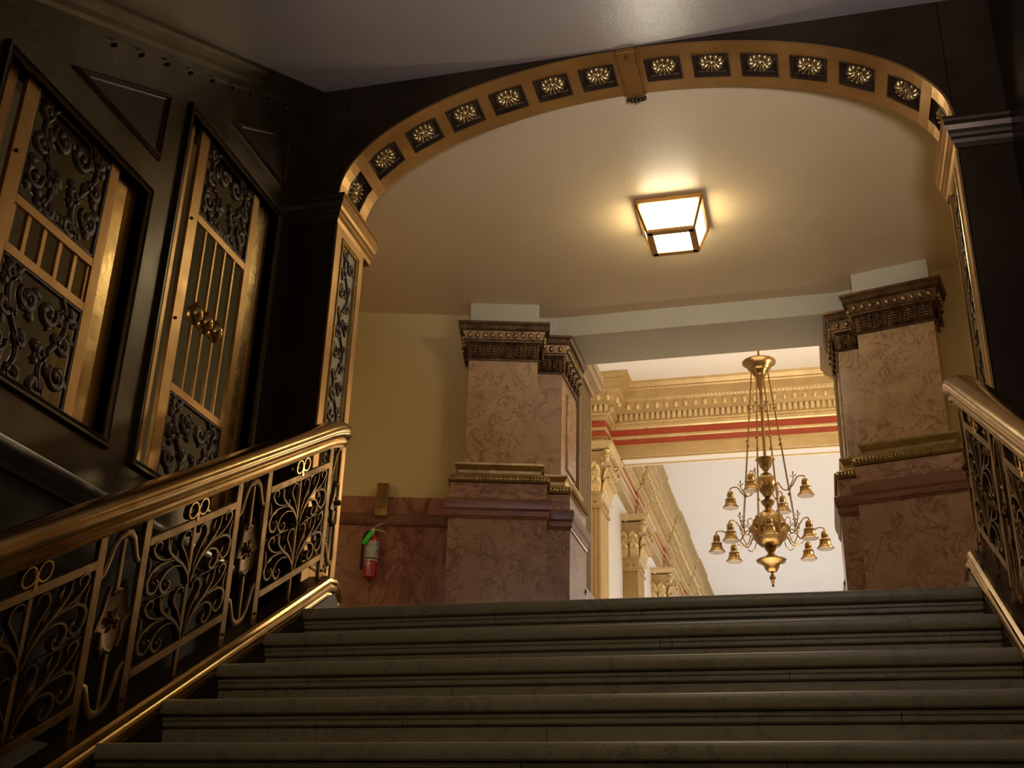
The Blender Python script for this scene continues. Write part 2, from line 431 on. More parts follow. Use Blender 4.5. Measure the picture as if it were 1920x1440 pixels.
# imposts (moulded capitals of the jambs)
ip = [(-.02, 2.125), (.055, 2.125), (.056, 2.112), (.048, 2.104), (.050, 2.082), (.038, 2.064), (.035, 2.046), (.026, 2.036), (.027, 2.020), (.017, 2.008), (.012, 1.985), (-.02, 1.98)]
for sx in (-1, 1):
    m = MB(); path = [(-1.75, YF), (-AX, YF), (-AX, YB+.09)]
    if sx < 0: m.sweep(ip, path)
    else: m.sweep([(-o, u) for o, u in ip], [(1.75, YF), (AX, YF), (AX, YB+.09)])
    n_ = len(ip); f_ = MB(); f_.loft([m.v[:n_], m.v[n_:2*n_]], True, False); f_.build('impost_return', 'bronze_dark', arch, smooth=20)
    b_ = MB(); b_.loft([m.v[n_:2*n_], m.v[2*n_:]]); b_.build('impost', 'brass_plate', arch, smooth=20)
    # dark ledge wrapping across the wall front
# jambs: brass pilaster faces with filigree panels
def spiral(cx, cy, r0, turns, a0, sgn, n=26, r1=.12):
    return [(cx+r0*((1-t)+r1*t)*math.cos(a0+sgn*2*PI*turns*t), cy+r0*((1-t)+r1*t)*math.sin(a0+sgn*2*PI*turns*t)) for t in [i/(n-1) for i in range(n)]]
def leaf(mb, u, v, ang, L, W, dep, fr):
    pts = [(u+math.cos(ang)*L*t-math.sin(ang)*W*.5*math.sin(PI*t), v+math.sin(ang)*L*t+math.cos(ang)*W*.5*math.sin(PI*t)) for t in [i/6 for i in range(7)]]
    mb.ribbon(pts, [W*.12+W*.5*math.sin(PI*min(1, t*.95+.05))**.8 for t in [i/6 for i in range(7)]], dep, fr)
def rinceau(mb, u0, u1, v0, v1, fr, seed=1, stem=.006, dep=.006, cols=None, pitch=None, leaves=True, clip=True):
    """scrolling foliage filling a rectangle"""
    R = random.Random(seed); Wd = u1-u0; cols = cols or 1; cw = Wd/cols
    H = v1-v0; rows = max(1, round(H/(pitch or cw))); rh = H/rows
    for cidx in range(cols):
        cx = u0+cw*(cidx+.5)
        n = rows*16
        pts = [(cx+(cw*.22)*math.sin(PI*(i/16)+cidx*PI), v0+H*i/n) for i in range(n+1)]
        mb.ribbon(pts, stem*1.1, dep, fr)
        for r in range(rows):
            s = (1 if (r+cidx) % 2 == 0 else -1)
            cyy = v0+rh*(r+.5)
            rad = min(cw, rh)*.40
            # main volute hooked from the stem
            for sg, rr, ox, oy, tn in ((s, rad*.62, -.02, .05, 1.35), (-s, rad*.50, .27, -.32, 1.2), (-s, rad*.42, .30, .30, 1.15)):
                cu = cx-sg*cw*(.20+ox*.5) if False else cx-sg*cw*.24; cv = cyy+oy*rh
                sp = spiral(cu, cv, rr, tn, PI/2*(1 if sg > 0 else 1)+R.uniform(-.3,.3)+(-1.2*sg), -sg)
                sp = [(min(max(a, u0+stem*.6), u1-stem*.6), min(max(b, v0+stem*.6), v1-stem*.6)) for a, b in sp]
                wd = [stem*(.75+.75*math.sin(PI*t)) for t in [i/25 for i in range(26)]]
                mb.ribbon(sp, wd, dep, fr)
                c = sp[-1]; b = fr(c[0], c[1], 0); mb.ball(b, stem*1.5, seg=8, rings=4)
                if leaves:
                    for k in range(3):
                        a = R.uniform(0, 2*PI); q = sp[3+k*5]; Lf = rr*.75
                        if u0 < q[0]+math.cos(a)*Lf < u1 and v0 < q[1]+math.sin(a)*Lf < v1: leaf(mb, q[0], q[1], a, Lf, stem*3.2, dep*.9, fr)
for sx in (-1, 1):
    jb = bpy.data.objects.new('jamb', None); COL.objects.link(jb); jb.parent = arch
    X = sx*AX; o = -sx   # o: direction into the opening
    m = MB()
    # brass casing around a recessed panel (front strip, back strip, head)
    ya, yb = .40, .605
    m.box((min(X, X+o*.012), YF-.004, -.02), (max(X, X+o*.012), ya, 2.03)); m.box((min(X, X+o*.012), yb, -.02), (max(X, X+o*.012), YB+.004, 2.03))
    m.box((min(X, X+o*.012), ya, 1.93), (max(X, X+o*.012), yb, 2.03)); m.box((min(X, X+o*.012), ya, -.02), (max(X, X+o*.012), yb, .28))
    casing = m.build('jamb_casing', 'brass_plate', arch, smooth=0, bevel=.002)
    m = MB(); rings = []
    for ins, d in ((-.008, .012), (-.006, .018), (.0, .020), (.006, .014), (.010, .014), (.014, .006), (.014, -.0)):
        rings.append([(X+o*d, ya+ins, .28+ins), (X+o*d, yb-ins, .28+ins), (X+o*d, yb-ins, 1.93-ins), (X+o*d, ya+ins, 1.93-ins)])
    m.loft(rings, True, False); m.build('panel_frame', 'brass', casing, smooth=0)
    m = MB(); m.box((min(X-o*.002, X+o*.0015), ya, .28), (max(X-o*.002, X+o*.0015), yb, 1.93)); bk = m.build('panel_back', 'aluminium' if False else 'plaster_pale', casing, smooth=0)
    m = MB(); fr = lambda u, v, d, X=X, o=o: (X+o*(.006+d), u, v)
    rinceau(m, ya+.016, yb-.016, .30, 1.915, fr, 5, .0052, .004, 1, .16)
    fg = m.build('filigree', 'iron_dark', casing, smooth=50)
    COL.objects.unlink(jb); bpy.data.objects.remove(jb)
    m = MB(); m.box((min(X, X+o*.02), YF-.01, -.02), (max(X, X+o*.02), YB+.01, .16)); m.build('jamb_plinth', 'brass_plate', arch, smooth=0, bevel=.004)

# ---------------------------------------------------------------- stairs
RISE, GO = .165, .3105
st = thing('staircase', 'broad marble stair rising to the arch between brass balustrades', 'staircase')
R = random.Random(3)
for i in range(16):
    y = -i*GO; z = -i*RISE
    m = MB()
    def run(x0, x1, prof):
        m.loft([[(x, y+a, z+b) for a, b in prof] for x in (x0, x1)])
    # tread slab with rounded nosing
    back = GO+.03 if i else .5
    nose = [(back, 0), (.012, 0), (.003, -.004), (0, -.012), (0, -.032), (.004, -.042), (.014, -.046), (back, -.046)]
    run(-1.25, 1.25, nose)
    # cove mouldings under nosing, in blocks
    cuts = sorted(R.uniform(-.9, .9) for _ in range(2)); xs = [-1.25]+cuts+[1.25]
    for a, b in zip(xs[:-1], xs[1:]):
        run(a+.0012, b-.0012, [(.06, -.050), (.018, -.050), (.018, -.060), (.023, -.064), (.023, -.076), (.028, -.080), (.06, -.080)])
    cuts = sorted(R.uniform(-.9, .9) for _ in range(1)); xs = [-1.25]+cuts+[1.25]
    for a, b in zip(xs[:-1], xs[1:]):
        run(a+.0012, b-.0012, [(.06, -.085), (.031, -.085), (.031, -RISE), (.06, -RISE)])
    run(-1.25, 1.25, [(.10, -.046), (.040, -.046), (.040, -RISE-.02), (.10, -RISE-.02)])
    m.build('step', 'marble_step', st, smooth=30)
sbox('floor_lower', (-1.65, -8, -2.84), (1.66, -4.6, -2.64), 'marble_step', 'landing at the foot of the stairs')
sbox('floor_landing', (-3.6, .45, -.2), (3.6, 45, -.002), 'marble_step', 'upper landing and hall floor')

# ---------------------------------------------------------------- balustrades
BS = .560
def make_balustrade(sx, label, nb):
    root = thing('balustrade', label, 'balustrade', (sx*1.3, .2, 0), 'stair balustrades'); root.location = (0, 0, 0)
    X0 = sx*1.3
    L = lambda y, c: BS*y+c
    fr = lambda u, v, d: (X0+d, u, BS*u+v)
    ylow = -4.7
    # handrail
    hr = [(.030, -.055), (.034, -.046), (.028, -.040), (.041, -.034), (.045, -.022), (.038, -.014), (.050, -.006), (.060, .010), (.063, .028), (.057, .046), (.043, .060), (.022, .068)]
    hp = hr+[(0, .070)]+[(-a, b) for a, b in hr[::-1]]
    base_c = .700
    path = [(ylow, 1, L(ylow, base_c), 1)]+[(-3.5+.35*k, 1, L(-3.5+.35*k, base_c), 1) for k in range(10)]+[(.0, 1, L(0, base_c), 1), (.12, 1, L(.12, base_c), 1), (.20, 1, L(.20, base_c)-.004, 1), (.26, 1, L(.26, base_c)-.014, 1), (.30, .93, L(.30, base_c)-.026, 1), (.325, .78, L(.325, base_c)-.040, 1), (.338, .5, L(.338, base_c)-.05, 1), (.342, .15, L(.342, base_c)-.055, 1)]
    m = MB(); m.loft([[(X0+a*s, y, zc+(b-.005)*s) for a, b in hp] for y, s, zc, _ in path])
    m.build('handrail', 'rail_brass', root, smooth=40)
    # base rail moulding (bright inner edge) and stringer
    bp = [(-.060, .045), (.030, .045), (.034, .052), (.046, .054), (.056, .046), (.058, .034), (.050, .028), (.058, .022), (.062, .008), (.056, -.004), (.046, -.008), (.050, -.018), (.048, -.032), (.036, -.040), (-.060, -.040)]
    ends = [(ylow, 1), (.22, 1), (.29, .97), (.325, .85), (.345, .6), (.35, .3)]
    m = MB(); m.loft([[(X0-sx*a, y, L(min(y, .26), .005)+(b)*s - (0 if y < .27 else (y-.27)*.6)) for a, b in bp] for y, s in ends])
    m.build('base_rail', 'rail_brass', root, smooth=40)
    m = MB(); m.loft([[(X0-sx*.052+a, y, L(y, 0)+b) for a, b in ((0 if sx<0 else 0, -.03), (-sx*0+sx*.09, -.03), (sx*.09, -.32), (0, -.32))] for y in (ylow, .33)])
    m.build('stringer', 'bronze_dark', root, smooth=0)
    m = MB(); m.loft([[(X0-sx*.028, y, L(y, .0525)), (X0+sx*.055, y, L(y, .0525)), (X0+sx*.055, y, L(y, .049)), (X0-sx*.028, y, L(y, .049))] for y in (ylow, .25)]); m.build('base_plate', 'iron_dark', root, smooth=0)
    CT = .665
    def upright(y, w=.017, mat='brass_dull'):
        m = MB(); ring = lambda c: [(X0-.008, y-w, L(y-w, c)), (X0+.008, y-w, L(y-w, c)), (X0+.008, y+w, L(y+w, c)), (X0-.008, y+w, L(y+w, c))]
        m.loft([ring(.047), ring(CT)]); o = m.build('upright', mat, root, smooth=0, bevel=.0015)
        m = MB(); m.ball((X0-sx*.009, y, L(y, .085)), .006, seg=8, rings=4); m.build('rivet', 'iron_dark', o)
    def crossbar(y0, y1, c, h=.014):
        m = MB(); m.loft([[(X0-.009, y, L(y, c-h)), (X0+.009, y, L(y, c-h)), (X0+.009, y, L(y, c+h)), (X0-.009, y, L(y, c+h))] for y in (y0, y1)])
        m.build('crossbar', 'brass_dull', root, smooth=0, bevel=.0015)
    ys = [.222]
    for b in range(nb):
        yr = .222-.757*b; yl = yr-.540; ym = (yr+yl)/2
        if b == 0: upright(yr)
        upright(yl); crossbar(yl+.017, yr-.017, .555); crossbar(yl+.017, yr-.017, .150)
        # centre bar
        m = MB(); m.ribbon([(ym, .047), (ym, .3), (ym, .54)], .0075, .0075, fr); m.build('centre_bar', 'brass_dull', root, smooth=30)
        # twin rings above the crossbar
        m = MB()
        for s in (-1, 1):
            sp = [(ym+s*(.030+.027*math.cos(a)), .604+.027*math.sin(a)) for a in [PI-1.82*PI*i/25 for i in range(26)]]
            m.ribbon([(ym+s*.004, .560), (ym+s*.0035, .585)]+sp, .0042, .012, fr)
        m.build('ring_finial', 'brass', root, smooth=50)
        # scrollwork: two tiers of acanthus C scrolls each side
        m = MB()
        for s in (-1, 1):
            for (c0, c1) in ((.165, .35), (.35, .54)):
                h = c1-c0
                def B(pts, wd=.0042, dp=.011):
                    # smooth polyline (Catmull-Rom) in bay units: u 0 centre..1 side, v 0..1
                    q = [(ym+s*u*.245, c0+v*h) for u, v in pts]; out = []
                    for i in range(len(q)-1):
                        p0 = q[max(i-1,0)]; p1 = q[i]; p2 = q[i+1]; p3 = q[min(i+2, len(q)-1)]
                        for k in range(6):
                            t = k/6; out.append(tuple(.5*((2*p1[j])+(-p0[j]+p2[j])*t+(2*p0[j]-5*p1[j]+4*p2[j]-p3[j])*t*t+(-p0[j]+3*p1[j]-3*p2[j]+p3[j])*t**3) for j in (0,1)))
                    out.append(q[-1]); n = len(out)
                    m.ribbon(out, [wd*(.7+.9*math.sin(PI*i/(n-1))**2) for i in range(n)], dp, fr)
                B([(.03, .0), (.09, .20), (.24, .42), (.44, .60), (.60, .80), (.64, 1.0)], .0052, .013)
                B([(.44, .60), (.66, .64), (.84, .76), (.93, .92), (.86, 1.02), (.76, .96), (.78, .86)], .004)
                B([(.34, .52), (.58, .58), (.84, .56), (.97, .40), (.93, .20), (.80, .14), (.72, .26), (.79, .36)], .0048)
                B([(.24, .38), (.42, .44), (.60, .38), (.68, .22), (.60, .07), (.50, .07), (.46, .18), (.53, .24)], .0045)
                B([(.05, .04), (.07, .32), (.18, .58), (.30, .80), (.24, .97), (.12, .96), (.10, .86)], .0032)
                B([(.97, .42), (.94, .62), (.98, .80)], .003, .008)
                q = fr(ym+s*.245*.52, c0+h*.17, 0); m.ball(q, .010, (.8, 1, 1), 8, 5)
                q = fr(ym+s*.245*.79, c0+h*.29, 0); m.ball(q, .011, (.8, 1, 1), 8, 5)
                for (lu, lv, la, ll) in ((.30, .46, 1.35, .045), (.52, .70, 1.5, .05), (.72, .60, -.5, .035)):
                    a = la if s > 0 else PI-la
                    leaf(m, ym+s*lu*.245, c0+lv*h, a, ll, .012, .007, fr)
            m.ribbon([(ym+s*.07, .352), (ym+s*.245, .352)], .003, .006, fr)
        m.build('scrollwork', 'scroll_bronze', root, smooth=50)
        # narrow bay with shield below this wide bay
        yc = yl-.1085
        narrow(root, X0, sx, yc, fr, .1085-.017, 0, L)
        yn = yl-.217
        upright(yn)
    # half bay closing the top end
    narrow(root, X0, sx, .222+.1085, fr, .09, 1, L)
def narrow(root, X0, sx, yc, fr, hw, half, L):
    rng = (-1,) if half else (-1, 1)
    for va, vb in ((.10, .27), (.44, .60)):
        m = MB(); m.ribbon([(yc, va), (yc, vb)], .008, .006, fr); m.build('centre_bar', 'brass_dull', root, smooth=30)
    for top in (1, 0):
        m = MB()
        for s in rng:
            if top: pts = [(0, .616), (.28, .612), (.52, .588), (.68, .548), (.82, .516), (1.0, .505)]
            else: pts = [(0, .088), (.28, .092), (.52, .116), (.68, .156), (.82, .188), (1.0, .200)]
            q = [(yc+s*u*hw, v) for u, v in pts]
            m.ribbon(q, [.013, .0125, .011, .010, .010, .008], .006, fr)
        m.build('hook_bracket', 'brass_dull', root, smooth=50)
    # shield plaque
    out = [(0, .255), (.30, .27), (.45, .255), (.62, .285), (.60, .33), (.95, .345), (.62, .40), (.55, .44), (.42, .465), (.25, .445), (0, .45)]
    pts = [(u, v) for u, v in out]
    full = [(yc+u*hw*.95, v) for u, v in pts]+([(yc-u*hw*.95, v) for u, v in pts[::-1]][1:-1] if True else [])
    if half: full = [(yc-u*hw*.95, v) for u, v in pts]
    cxx = yc if not half else yc-.25*hw
    m = MB(); rings = []
    for k, d in ((1, -.006), (1, .006), (.93, .010), (.86, .006), (.80, .004)):
        rings.append([fr(cxx+(u-cxx)*k, .355+(v-.355)*k, -sx*d) for u, v in full])
    m.loft(rings)
    for s in rng:
        for a in (.5, 1.1, 1.9, 2.6): leaf(m, yc, .355, PI/2-s*a, .036, .006, .004, lambda u, v, d: (lambda p: (p[0]-sx*.006, p[1], p[2]))(fr(u, v, d)))
    b = fr(yc, .355, -sx*.010); m.ball(b, .014, seg=10, rings=5)
    m.build('shield', 'scroll_bronze', root, smooth=35)
make_balustrade(-1, 'ornate brass balustrade on the left side of the stairs', 4)
make_balustrade(1, 'ornate brass balustrade at the right edge, seen nearly end on', 4)

# ---------------------------------------------------------------- grilles in the left wall
def make_grille(y0, z0, z1, rails, slots, balls, label):
    root = thing('grille', label, 'grille', (XW-.05, y0, z0)); root.location = (0, 0, 0)
    X = XW-.022
    def bar(name, ya, yb, za, zb, x=X, t=.009, mat='brass_plate', parent=root):
        m = MB(); m.box((x-t, ya, za), (x+t, yb, zb)); return m.build(name, mat, parent, smooth=0, bevel=.0015)
    bar('stile', y0+.020, y0+.080, z0, z1, X-.016); s = bar('stile', y0+.110, y0+.178, z0, z1, X)
    for zz in (z0+.42*(z1-z0), z0+.72*(z1-z0)):
        m = MB(); m.ball((X+.011, y0+.13, zz), .007, seg=8, rings=4); m.build('screw', 'iron_dark', s)
    bar('stile', y0+.603, y0+.655, z0, z1, X); bar('stile', y0+.668, y0+.738, z0, z1, X-.016, mat='brass'); bar('stile', y0+.750, y0+.806, z0, z1, X-.022)
    ya, yb = y0+.178, y0+.603
    for r in rails: bar('rail', ya, yb, r-.017, r+.017, X)
    fr = lambda u, v, d: (X+d, u, v)
    lo, hi = rails[0], rails[-1]
    for k, (a, b) in enumerate(((z0, lo-.017), (hi+.017, z1))):
        m = MB(); rinceau(m, ya+.004, yb-.004, a+.004, b-.004, fr, 11+k, .0105, .009, 2, .185)
        for vv in (a+.006, b-.006): m.ribbon([(ya, vv), (yb, vv)], .006, .008, fr)
        for uu in (ya+.005, yb-.005): m.ribbon([(uu, a), (uu, b)], .005, .008, fr)
        m.build('lattice', 'iron_dark', root, smooth=50)
    if slots:
        n = 5
        for i in range(1, n): yy = ya+(yb-ya)*i/n; bar('short_bar', yy-.010, yy+.010, lo+.017, hi-.017, X-.004, .008)
        bar('short_bar', ya, ya+.016, lo+.017, hi-.017, X-.004, .008); bar('short_bar', yb-.016, yb, lo+.017, hi-.017, X-.004, .008)
    else:
        for i in range(1, 5):
            yy = ya+(yb-ya)*i/5; bar('rod', yy-.007, yy+.007, lo+.017, hi-.017, X, .006, 'brass_plate'); bar('rod', yy+.022, yy+.030, lo+.017, hi-.017, X-.016, .004, 'brass')
        m = None
    if balls:
        for i in (1, 2, 3):
            yy = ya+(yb-ya)*i/5+.01; zz = (lo+hi)/2-.02
            m = MB(); m.lathe([(.008, -.05), (.016, -.046), (.012, -.040), (.020, -.034), (.034, -.020), (.037, 0), (.034, .020), (.020, .034), (.012, .040), (.018, .046), (.008, .052)], (X+.002, yy, zz), 18)
            m.build('ball_knob', 'brass', root, smooth=50)
make_grille(OP[0][0], OP[0][2], OP[0][3], (.80, .975), True, False, 'lower left brass grille with a row of short openings between dark scrolls')
make_grille(OP[1][0], OP[1][2], OP[1][3], (.765, 1.53), False, True, 'taller brass grille with slim rods and three ball knobs beside the arch')

# ---------------------------------------------------------------- vestibule
sbox('ceiling_vestibule', (-3.2, YB, ZC), (3.2, 3.64, ZC+.12), 'plaster', 'plaster ceiling behind the arch')
sbox('trim_beam_face', (-1.35, 3.12, 2.665), (1.45, 3.62, ZC+.06), 'plaster_pale', 'pale beam over the opening to the hall')
a14 = math.radians(14)
OFFX = .045
def mir(path, right):
    return path if not right else [(-x+OFFX, y) for x, y in path][::-1]
SH = [(-1.559, 3.03), (-1.500, 2.775), (-1.040, 2.895), (-1.088, 3.089), (-.920, 3.131), (-.920, 3.62)]
def make_pier(right, label):
    path = mir(SH, right)
    root = thing('pier', label, 'pier', (0, 0, 0), 'marble piers flanking the hall opening')
    def solid(d, z0, z1, name, mat, parent=root, closure=True):
        q = offset(path, d); ext = (-1.62, 3.62) if not right else (1.62+OFFX, 3.62)
        poly = q+[ext] if not right else [ext]+q
        m = MB(); m.prism(poly, z0, z1); return m.build(name, mat, parent, smooth=0)
    solid(.08, 0, 1.23, 'dado', 'marble_dado')
    capp = [(0, 1.215), (.086, 1.215), (.090, 1.227), (.095, 1.233), (.097, 1.265), (.107, 1.28), (.112, 1.31), (.112, 1.337), (.100, 1.347), (0, 1.347)]
    m = MB(); m.sweep(capp, path); m.build('dado_cap', 'marble_cap', root, smooth=20)
    solid(.078, 1.340, 1.458, 'plinth_block', 'marble_swirl')
    torus = [(0, 1.458)]+[(.058+.032*math.cos(a), 1.490+.032*math.sin(a)) for a in [-PI/2+PI*i/10 for i in range(11)]]+[(0, 1.522)]
    m = MB(); m.sweep(torus, path); tr = m.build('base_torus', 'base_gilt', root, smooth=40)
    m = MB()
    for x, y, tx, ty in along(path, .022, .092, .01):
        for zz in (1.478, 1.498): m.ball((x+tx*(.006 if zz > 1.49 else 0), y+ty*(.006 if zz > 1.49 else 0), zz), .0085, seg=6, rings=4)
    m.build('torus_leaves', 'base_gilt', tr)
    og = [(0, 1.522), (.046, 1.522), (.046, 1.532), (.034, 1.540), (.036, 1.560), (.046, 1.580), (.058, 1.592), (.060, 1.606), (.048, 1.611), (0, 1.611)]
    m = MB(); m.sweep(og, path); m.build('base_moulding', 'base_gilt', root, smooth=20)
    solid(0, 1.60, 2.385, 'shaft', 'marble_rose')
    # capital
    cap = [(0, 2.375), (.012, 2.375), (.016, 2.382), (.012, 2.390), (.004, 2.394), (.006, 2.490), (.018, 2.506), (.024, 2.510), (.026, 2.520), (.032, 2.526), (.040, 2.560), (.048, 2.582), (.058, 2.588), (.060, 2.604), (.070, 2.622), (.078, 2.630), (.080, 2.645), (0, 2.645)]
    m = MB(); m.sweep(cap, path); cp_ = m.build('capital', 'capital_bronze', root, smooth=20)
    m = MB()
    for x, y, tx, ty in along(path, .050, .044, .02):
        m.ball((x, y, 2.552), .0155, (1, 1, 1.4), 10, 6)
    m.build('egg_band', 'base_gilt', cp_)
    m = MB()
    for x, y, tx, ty in along(path, .020, .064, .01):
        nx, ny = ty, -tx; h = .0055
        m.prism([(x-tx*h-nx*.01, y-ty*h-ny*.01), (x-tx*h+nx*.004, y-ty*h+ny*.004), (x+tx*h+nx*.004, y+ty*h+ny*.004), (x+tx*h-nx*.01, y+ty*h-ny*.01)], 2.590, 2.618)
    m.build('tongue_band', 'capital_bronze', cp_, smooth=0)
    m = MB()
    for x, y, tx, ty in along(path, .094, .008, .010):
        nx, ny = ty, -tx
        for s in (-1, 1):
            for k in range(5):
                zz = 2.400+.019*k; w0 = .036-.0045*k
                pts = [(x+tx*s*(w0*t)+nx*(.008+.020*math.sin(PI*t*.8)), y+ty*s*(w0*t)+ny*(.008+.020*math.sin(PI*t*.8)), zz+.018*math.sin(PI*t*.75)-.008*t) for t in [0,.25,.5,.75,1]]
                m.tube(pts, [.005,.0075,.0075,.006,.003], 6)
        m.tube([(x+nx*.012, y+ny*.012, 2.395), (x+nx*.022, y+ny*.022, 2.44), (x+nx*.030, y+ny*.030, 2.480), (x+nx*.042, y+ny*.042, 2.492), (x+nx*.046, y+ny*.046, 2.478)], [.005,.006,.008,.010,.006], 6)
        xx, yy = x+tx*.047, y+ty*.047
        m.tube([(xx+nx*.004, yy+ny*.004, 2.398), (xx+nx*.010, yy+ny*.010, 2.478)], .0045, 6); m.ball((xx+nx*.014, yy+ny*.014, 2.486), .010, seg=8, rings=4)
    m.build('acanthus_leaves', 'capital_bronze', cp_, smooth=60)
    m = MB(); q = offset(path[:5] if not right else path[1:], .005)
    solid(.004, 2.645, ZC-.001, 'frieze_block', 'plaster_pale')
    return root
make_pier(False, 'veined marble pier with bronze capital, beside the wall with the fire extinguisher')
make_pier(True, 'veined marble pier with bronze capital, beyond the right balustrade')
# polished panels framed on the reveals
for sx, X in ((-1, -.92), (1, .92+OFFX)):
    o = -sx
    m = MB(); m.box((min(X-o*.01, X+o*.012), 3.30, 1.72), (max(X-o*.01, X+o*.012), 3.58, 2.30))
    t = struct(m.build('trim_reveal_%s' % ('left' if sx < 0 else 'right'), 'marble_swirl', smooth=0, bevel=.006), 'polished marble panel on the opening reveal')
# slanted side walls with wainscot
WL = [(-3.3, 2.484), (-1.45, 2.975)]
def wall_side(right):
    path = mir([(-3.3, 2.49), (-1.50, 2.972)], right); nm = 'right' if right else 'left'
    def sw(prof, name, mat, lab=None, sm=20):
        m = MB(); m.sweep(prof, path); return struct(m.build(name, mat, smooth=sm), lab)
    sw([(-.15, 0), (0, 0), (0, ZC+.05), (-.15, ZC+.05)], 'wall_vestibule_'+nm, 'plaster_wall', 'ochre plaster wall of the vestibule, '+nm+' side')
    sw([(-.01, 0), (.030, 0), (.030, 1.225), (-.01, 1.225)], 'trim_wainscot_'+nm, 'marble_red', 'red marble wainscot')
    sw([(-.01, 1.218), (.034, 1.218), (.044, 1.226), (.050, 1.240), (.050, 1.290), (.042, 1.302), (-.01, 1.302)], 'trim_wainscot_moulding_'+nm, 'marble_cap')
    sw([(-.01, 1.302), (.040, 1.302), (.040, 1.412), (.034, 1.420), (-.01, 1.420)], 'trim_wainscot_cap_'+nm, 'marble_red')
wall_side(False); wall_side(True)
sbox('wall_vestibule_end_left', (-3.3, YB, 0), (-3.15, 2.9, ZC), 'plaster_wall'); sbox('wall_vestibule_end_right', (3.15, YB, 0), (3.3, 2.9, ZC), 'plaster_wall')

# lantern on the ceiling
ln = thing('ceiling_lantern', 'lit square glass lantern in a brass frame on the vestibule ceiling', 'lamp', (.03, 1.89, ZC))
def ringsq(h, z, dy=0): return [(-h, -h+dy, z), (h, -h+dy, z), (h, h+dy, z), (-h, h+dy, z)]
HT, HB, LH, DYB = .192, .136, .195, .012
m = MB(); m.box((-HT-.010, -HT-.010, -.022), (HT+.010, HT+.010, 0)); m.build('top_plate', 'brass_plate', ln, smooth=0, bevel=.003)
m = MB()
def beam3(mb, a, b, r): 
    a = Vector(a); b = Vector(b); t = (b-a).normalized(); u = t.cross(Vector((0,0,1))); u = (u if u.length > .1 else Vector((1,0,0))).normalized(); v = t.cross(u)
    mb.loft([[p+u*x*r+v*y*r for x, y in ((-1,-1),(1,-1),(1,1),(-1,1))] for p in (a, b)])
T = ringsq(HT, -.03); Bq = ringsq(HB, -LH, DYB)
for i in range(4):
    beam3(m, T[i], T[(i+1)%4], .010); beam3(m, Bq[i], Bq[(i+1)%4], .010); beam3(m, T[i], Bq[i], .009)
m.build('frame', 'brass_plate', ln, smooth=0, bevel=.002)
m = MB(); b2 = .136
m.box((-b2, -b2+DYB, -LH-.012), (b2, -b2+.030+DYB, -LH-.004)); m.box((-b2, b2-.030+DYB, -LH-.012), (b2, b2+DYB, -LH-.004)); m.box((-b2, -b2+DYB, -LH-.012), (-b2+.030, b2+DYB, -LH-.004)); m.box((b2-.030, -b2+DYB, -LH-.012), (b2, b2+DYB, -LH-.004))
m.build('bottom_frame', 'brass_plate', ln, smooth=0, bevel=.002)
T = ringsq(HT-.006, -.026); Bq = ringsq(HB-.006, -LH, DYB)
for i in range(4):
    m = MB(); j = (i+1) % 4; a, b, c, d = [Vector(p) for p in (T[i], T[j], Bq[j], Bq[i])]; n = (b-a).cross(d-a).normalized()*.003
    m.loft([[a-n, b-n, c-n, d-n], [a+n, b+n, c+n, d+n]]); m.build('glass_pane', 'lantern_glass', ln, smooth=0)
m = MB(); m.box((-HB+.008, -HB+.008+DYB, -LH-.003), (HB-.008, HB-.008+DYB, -LH+.001)); m.build('glass_pane', 'lantern_glass', ln, smooth=0)

# fire extinguisher and brass box on the left wall
ANG = math.radians(14.97)
def wall_y(x, d): # front of wainscot at distance d
    return 2.49+(x+3.3)*math.tan(ANG)-d/math.cos(ANG)
ex = -2.085
fe = thing('fire_extinguisher', 'red fire extinguisher with a green tag hanging on the marble wainscot', 'fire extinguisher', (ex, wall_y(ex, .030+.062), .845), rotz=ANG)
m = MB(); m.lathe([(.0, .0), (.036, .0), (.046, .006), (.048, .02), (.048, .235), (.045, .255), (.034, .275), (.020, .285), (.018, .295), (.0, .295)], (0, 0, 0), 28); m.build('cylinder', 'extinguisher_red', fe, smooth=50)
def patch(a0, a1, z0, z1, r, mat, name, parent):
    m = MB(); m.loft([[(r*math.cos(a), r*math.sin(a), z) for z in (z0, z1)] for a in [a0+(a1-a0)*i/14 for i in range(15)]], False, False); return m.build(name, mat, parent, smooth=60)
lb = patch(-PI*.78, -PI*.10, .130, .240, .0488, 'label_white', 'label', fe)
patch(-PI*.78, -PI*.10, .108, .120, .0488, 'label_white', 'label_band', fe)
patch(-PI*.78, -PI*.10, .120, .127, .0489, 'ink', 'label_band', fe)
for k, (a, b, z) in enumerate(((.30, .12, .225), (.30, .12, .215), (.30, .12, .205), (.26, .12, .190), (.28, .13, .176), (.28, .13, .170), (.30, .14, .155), (.7, .5, .150), (.7, .5, .205))):
    patch(-PI*a, -PI*b, z, z+(.006 if k == 4 else .003), .0491, 'ink', 'print_line', lb)
m = MB(); ov = [(.0492*math.cos(-PI*.60+.38*math.cos(t)), .0492*math.sin(-PI*.60+.38*math.cos(t)), .088+.016*math.sin(t)) for t in [2*PI*i/20 for i in range(20)]]
m.add(ov+[(.0492*math.cos(-PI*.60), .0492*math.sin(-PI*.60), .088)], [(i, (i+1)%20, 20) for i in range(20)]); em = m.build('emblem', 'label_white', fe, smooth=0)
patch(-PI*.67, -PI*.62, .082, .094, .0497, 'ink', 'emblem_mark', em); patch(-PI*.585, -PI*.535, .082, .093, .0497, 'extinguisher_red', 'emblem_mark', em)
m = MB(); m.lathe([(.0, .290), (.014, .290), (.014, .312), (.018, .314), (.018, .330), (.0, .332)], (0, 0, 0), 14); vb = m.build('valve', 'aluminium', fe)
